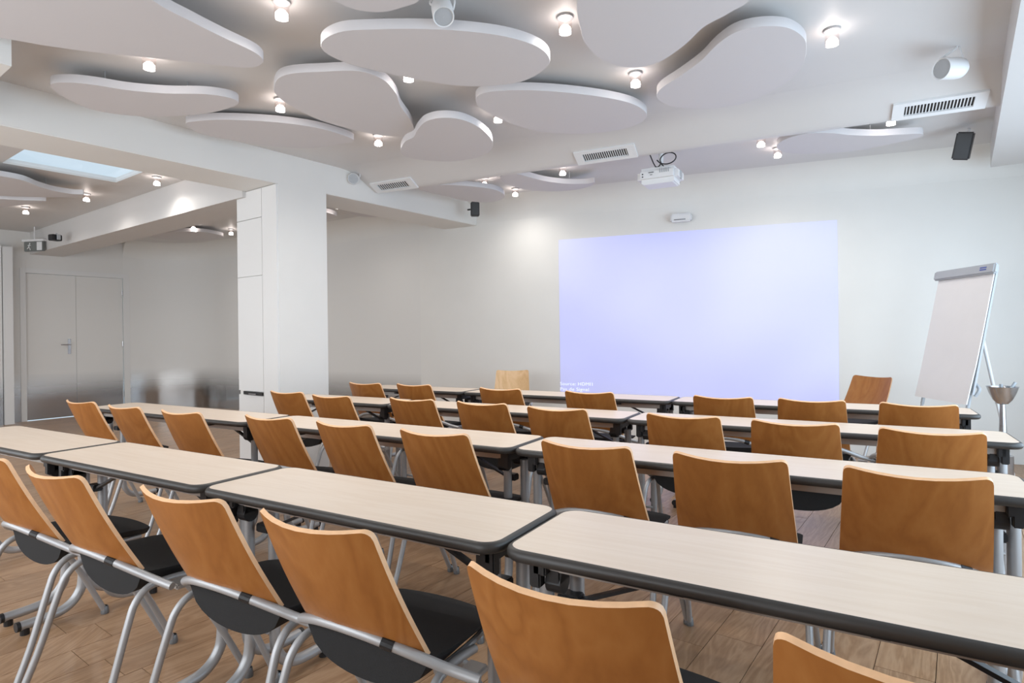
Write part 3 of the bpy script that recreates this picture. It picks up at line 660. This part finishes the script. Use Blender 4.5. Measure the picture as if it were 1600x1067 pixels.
# air vents set on the lower edge of the duct casing
def vent(px0, px1, label, nsl):
    k0 = (at(px0, 0, 2.71)); 
    def edge_at(px):   # intersect pixel column with the lower duct edge
        u, _ = ray(px, 240); k = (e0.x - u * e0.y) / (u * dr.y - dr.x); return e0 + dr * k
    A_, Z_ = edge_at(px0), edge_at(px1); c = (A_ + Z_) / 2; L = (Z_ - A_).length
    t = thing('air_vent', label, 'air vent', (c.x + nb.x * 0.088, c.y + nb.y * 0.088, 2.737), math.atan2(dr.y, dr.x), 'air vents in the duct casing')
    th = math.radians(-27)
    R_ = Matrix.Rotation(th, 4, 'X')
    def rb(bm): bmesh.ops.transform(bm, matrix=R_, verts=bm.verts); return bm
    b = B(); Wd = 0.15; fw = 0.03
    box(b, (0, -Wd / 2 + fw / 2, 0), (L, fw, 0.022)); box(b, (0, Wd / 2 - fw / 2, 0), (L, fw, 0.022)); box(b, (-L / 2 + 0.035, 0, 0), (0.07, Wd - 2 * fw, 0.022)); box(b, (L / 2 - 0.035, 0, 0), (0.07, Wd - 2 * fw, 0.022))
    obj('vent_frame', rb(b), M['white'], t)
    b = B(); box(b, (0, 0, 0.006), (L - 0.1, Wd - 0.05, 0.004)); obj('vent_backing', rb(b), M['black'], t)
    for i in range(nsl):
        x = -L / 2 + 0.075 + (L - 0.15) * (i + 0.5) / nsl
        b = B(); box(b, (x, 0, 0.004), ((L - 0.15) / nsl * 0.34, Wd - 0.056, 0.008)); obj('vent_slat', rb(b), M['white'], t)
vent(592, 655, 'white air vent at the left end of the duct casing, by the long beam', 14)
vent(905, 998, 'white slatted air vent left of the projector', 20)
vent(1392, 1538, 'largest white slatted air vent, at the right end of the duct casing', 20)

# loudspeakers
p = atd(742, 327, 7.05)
t = thing('wall_loudspeaker', 'small black loudspeaker at the end of the long beam by the front wall', 'loudspeaker', p, WROT + 0.5)
b = B(); box(b, (0, 0, 0), (0.10, 0.09, 0.16), bev=0.008); obj('speaker_cabinet', b, M['black'], t, smooth=True)
b = B(); box(b, (0.0, -0.047, 0), (0.085, 0.004, 0.145)); obj('speaker_grille', b, M['darkgrey'], t)
b = B(); tube(b, [(0, 0.04, 0.02), (-0.02, 0.09, 0.02), (-0.08, 0.13, 0.02)], 0.01, 8); obj('speaker_bracket', b, M['black'], t)
p = atd(1505, 228, 4.85)
t = thing('wall_loudspeaker', 'black loudspeaker tilted on the wall top right above the flip chart', 'loudspeaker', p, WROT)
t.rotation_euler = (0.25, math.radians(12), WROT - 0.3)
b = B(); box(b, (0, 0, 0), (0.115, 0.11, 0.215), bev=0.01); obj('speaker_cabinet', b, M['black'], t, smooth=True)
b = B(); box(b, (0, -0.057, 0), (0.10, 0.005, 0.195), bev=0.002); obj('speaker_grille', b, M['darkgrey'], t)
b = B(); tube(b, [(0, 0.05, 0.0), (0.0, 0.12, 0.02), (0.0, 0.16, 0.13)], 0.012, 8); obj('speaker_bracket', b, M['white'], t)
def round_speaker(p, r, L, aim, label, mount):
    t = thing('round_loudspeaker', label, 'loudspeaker', p)
    q = Vector(aim).to_track_quat('Z', 'Y').to_matrix().to_4x4()
    b = lathe(B(), [(0.001, -L * 0.62), (r * 0.6, -L * 0.6), (r * 0.92, -L * 0.42), (r, -L * 0.2), (r, L * 0.45), (r * 0.94, L * 0.5), (r * 0.86, L * 0.46)], 28, q); obj('speaker_housing', b, M['white'], t, smooth=True)
    b = lathe(B(), [(0.001, L * 0.47), (r * 0.87, L * 0.45)], 28, q); obj('speaker_grille', b, M['greybar'], t)
    b = B(); m_ = Vector(mount)
    tube(b, [(-0.6 * r, 0, r * 0.3), (-1.1 * r, 0, r * 0.8), m_ * 0.9, m_], 0.007, 8); tube(b, [(1.0 * r, 0, 0), (1.15 * r, 0, r * 0.9), m_ + Vector((0.02, 0, -0.003))], 0.005, 8)
    obj('speaker_bracket', b, M['white'], t, smooth=True)
p = at(1486, 107, 2.73); round_speaker(p, 0.06, 0.15, (-0.97, -0.25, -0.12), 'white cylindrical loudspeaker on the ceiling above the right air vent', (0.05, 0.03, CEIL - p.z))
p = at(552, 278, 2.80); p = Vector((p.x, p.y, 2.79)); round_speaker(p, 0.055, 0.12, (0.25, -0.95, -0.2), 'small white cylindrical loudspeaker at the long beam, left end of the duct casing', (-0.03, 0.03, CEIL - p.z))
p = at(691, 16, 2.76); round_speaker(p, 0.05, 0.13, (0.15, -0.55, -0.8), 'white round loudspeaker over the biggest oval panel at the top edge', (0.02, 0.04, CEIL - p.z))

# exit sign and small camera in the lounge
p = atd(54, 385, 8.75)
t = thing('exit_sign', 'grey and white emergency exit sign over the double door', 'sign', p, ROOM_ROT + 0.45)
b = B(); box(b, (0, 0, 0), (0.33, 0.045, 0.14), bev=0.006); obj('sign_body', b, mat('sign_grey', srgb(112, 116, 114), 0.5), t)
b = B(); box(b, (0, 0, 0.085), (0.37, 0.07, 0.03), bev=0.004); obj('sign_housing', b, M['white'], t)
b = B(); box(b, (0.11, -0.025, 0), (0.09, 0.005, 0.12), bev=0.002); obj('sign_door_pictogram', b, M['white'], t)
b = B()   # running figure and arrow
bmesh.ops.create_uvsphere(b, u_segments=10, v_segments=6, radius=0.011, matrix=Matrix.Translation((-0.055, -0.026, 0.04)) @ Matrix.Diagonal((1, 0.3, 1, 1)))
for q0, q1 in (((-0.06, 0.028), (-0.075, -0.01)), ((-0.06, 0.022), (-0.04, 0.01)), ((-0.062, 0.02), (-0.09, 0.012)), ((-0.075, -0.01), (-0.055, -0.03)), ((-0.055, -0.03), (-0.05, -0.055)), ((-0.075, -0.01), (-0.1, -0.035))):
    tube(b, [(q0[0], -0.025, q0[1]), (q1[0], -0.025, q1[1])], 0.005, 6, 1)
obj('sign_figure', b, M['white'], t)
b = B(); cyl(b, (0, 0, 0.1), (0, 0, 2.87 - p.z if p.z < 2.8 else 0.12), 0.008, n=8); obj('hanging_rod', b, M['white'], t)
p = atd(86, 371.5, 8.05)
t = thing('ceiling_camera', 'small black box camera under the lounge beam near the exit sign', 'camera', p, ROOM_ROT + 0.3)
b = B(); box(b, (0, 0, 0), (0.10, 0.12, 0.08), bev=0.006); obj('camera_body', b, M['black'], t)
b = B(); box(b, (0.07, 0, 0.005), (0.02, 0.04, 0.07), bev=0.003); cyl(b, (0.03, 0, 0.03), (0.03, 0, 2.535 + 0.0 - p.z if 2.535 - p.z > 0.04 else 0.06), 0.01, n=8); obj('camera_bracket', b, M['greybar'], t)

# ================================================================== flip chart and marker bowl
TLp, TRp = Vector((3.54, 5.0, 1.66)), Vector((3.506, 4.35, 1.66)); dn = Vector((-0.21, -0.01, -0.985))
xa = (TRp - TLp).normalized(); xa_len = (TRp - TLp).length
t = thing('flip_chart', 'grey framed flip chart with blank white pad beside the right end of the front table', 'flip chart', (3.5, 4.68, 0), 0)
def F(a_, c, off=0.0):     # a along the top from left, c down the pad, off towards the audience
    nrm = xa.cross(dn).normalized(); 
    if nrm.x > 0: nrm = -nrm
    p = TLp + xa * (a_ * xa_len) + dn.normalized() * c + nrm * off
    return p - Vector((3.5, 4.68, 0))
def slab(bm, f, A0, A1, C0, C1, o0, o1, na=1, nc=1, bend=None):
    g0 = [[f(A0 + (A1 - A0) * i / na, C0 + (C1 - C0) * j / nc, o0 + (bend(i / na, j / nc) if bend else 0)) for i in range(na + 1)] for j in range(nc + 1)]
    g1 = [[f(A0 + (A1 - A0) * i / na, C0 + (C1 - C0) * j / nc, o1 + (bend(i / na, j / nc) if bend else 0)) for i in range(na + 1)] for j in range(nc + 1)]
    V0 = [[bm.verts.new(p) for p in r] for r in g0]; V1 = [[bm.verts.new(p) for p in r] for r in g1]
    for j in range(nc):
        for i in range(na):
            bm.faces.new((V0[j][i], V0[j][i + 1], V0[j + 1][i + 1], V0[j + 1][i])); bm.faces.new((V1[j][i], V1[j + 1][i], V1[j + 1][i + 1], V1[j][i + 1]))
    for j in range(nc):
        for i_, V in ((0, 1), (na, -1)): bm.faces.new((V0[j][i_], V0[j + 1][i_], V1[j + 1][i_], V1[j][i_]))
    for i in range(na):
        for j_ in (0, nc): bm.faces.new((V0[j_][i], V0[j_][i + 1], V1[j_][i + 1], V1[j_][i]))
    return bm
obj('backing_board', slab(B(), F, 0.0, 0.975, -0.02, 0.92, -0.018, -0.004), M['greybar'], t)
obj('paper_pad', slab(B(), F, 0.03, 0.97, 0.03, 1.0, 0.0, 0.008, 8, 16, lambda i, j: 0.012 * max(0, j - 0.7) * 3 + 0.006 * math.sin(i * 5 + j * 3) * j), M['paper'], t, smooth=True)
b = B(); slab(b, F, -0.02, 1.02, -0.045, 0.03, 0.0, 0.035); bmesh.ops.recalc_face_normals(b, faces=b.faces); bmesh.ops.bevel(b, geom=b.edges[:], offset=0.01, segments=3, affect='EDGES'); cbx = obj('clamp_bar', b, M['greybar'], t, smooth=True)
obj('blue_stripe', slab(B(), F, 0.80, 0.90, -0.022, -0.014, 0.034, 0.037), M['blue'], cbx); obj('blue_stripe', slab(B(), F, 0.80, 0.90, -0.006, 0.002, 0.034, 0.037), M['blue'], cbx)
obj('pen_tray', slab(B(), F, 0.02, 0.98, 0.905, 0.925, -0.004, 0.0), M['greybar'], t)
for a_ in (0.08, 0.88):
    p0 = F(a_, 0.02, -0.03); p1 = F(a_, 1.0, -0.03); d = (p1 - p0).normalized(); p2 = p1 + d * ((p1.z) / -d.z)
    b = B(); cyl(b, p0, p1 + d * 0.05, 0.013, n=12); cyl(b, p1, Vector((p2.x, p2.y, 0.015)), 0.010, n=12); lg = obj('leg', b, M['greybar'], t, smooth=True)
    obj('rubber_foot', cyl(B(), (p2.x, p2.y, 0), (p2.x - 0.002, p2.y, 0.03), 0.014, n=10), M['black'], lg)
p0 = F(0.5, 0.06, -0.04); q = Vector((0.47, 0.10, 0.015))
b = B(); cyl(b, p0, p0.lerp(q, 0.6), 0.013, n=12); cyl(b, p0.lerp(q, 0.55), q, 0.010, n=12); lg = obj('leg', b, M['white'], t, smooth=True)
obj('rubber_foot', cyl(B(), (q.x, q.y, 0), (q.x, q.y, 0.03), 0.014, n=10), M['black'], lg)
b = B(); tube(b, [F(0.88, 0.82, -0.03), F(0.96, 0.87, -0.05), F(0.95, 0.93, -0.035)], 0.012, 8); obj('height_lock', b, M['greybar'], t, smooth=True)

p = atd(1566, 604, 4.45)
t = thing('bowl_stand', 'polished steel bowl on a slim conical stem beside the flip chart', 'stand', (p.x, p.y, 0), 0)
R_ = 0.096; zr = p.z
b = B(); lathe(b, [(0.012, zr - 0.13), (0.035, zr - 0.125), (0.06, zr - 0.095), (0.082, zr - 0.045), (R_, zr), (R_ + 0.004, zr + 0.001), (R_ - 0.004, zr - 0.002), (0.076, zr - 0.045), (0.055, zr - 0.09), (0.02, zr - 0.115), (0.001, zr - 0.116)], 32); obj('bowl', b, M['chrome'], t, smooth=True)
b = B(); lathe(b, [(0.034, 0.30), (0.026, 0.42), (0.017, zr - 0.13)], 20); obj('stem', b, M['chrome'], t, smooth=True)
b = B(); lathe(b, [(0.001, 0.305), (0.062, 0.30), (0.062, 0.02), (0.15, 0.012), (0.15, 0.0), (0.001, 0.0)], 28); obj('base', b, M['chrome'], t, smooth=True)
for lab, q0, q1, cc in (('white marker pen leaning to the right in the steel bowl', (0.01, 0.0, zr - 0.09), (0.088, -0.01, zr + 0.03), 'white'), ('short pale marker pen standing upright in the steel bowl', (-0.01, 0.0, zr - 0.10), (-0.005, 0.005, zr + 0.018), 'white')):
    m_ = thing('marker_pen', lab, 'pen', (p.x, p.y, 0), 0, 'marker pens in the bowl')
    a_, z_ = Vector(q0), Vector(q1); obj('pen_barrel', cyl(B(), a_, a_.lerp(z_, 0.7), 0.009, n=12), M['white'], m_, smooth=True); obj('pen_cap', cyl(B(), a_.lerp(z_, 0.7), z_, 0.0105, n=12), M['greybar'], m_, smooth=True)
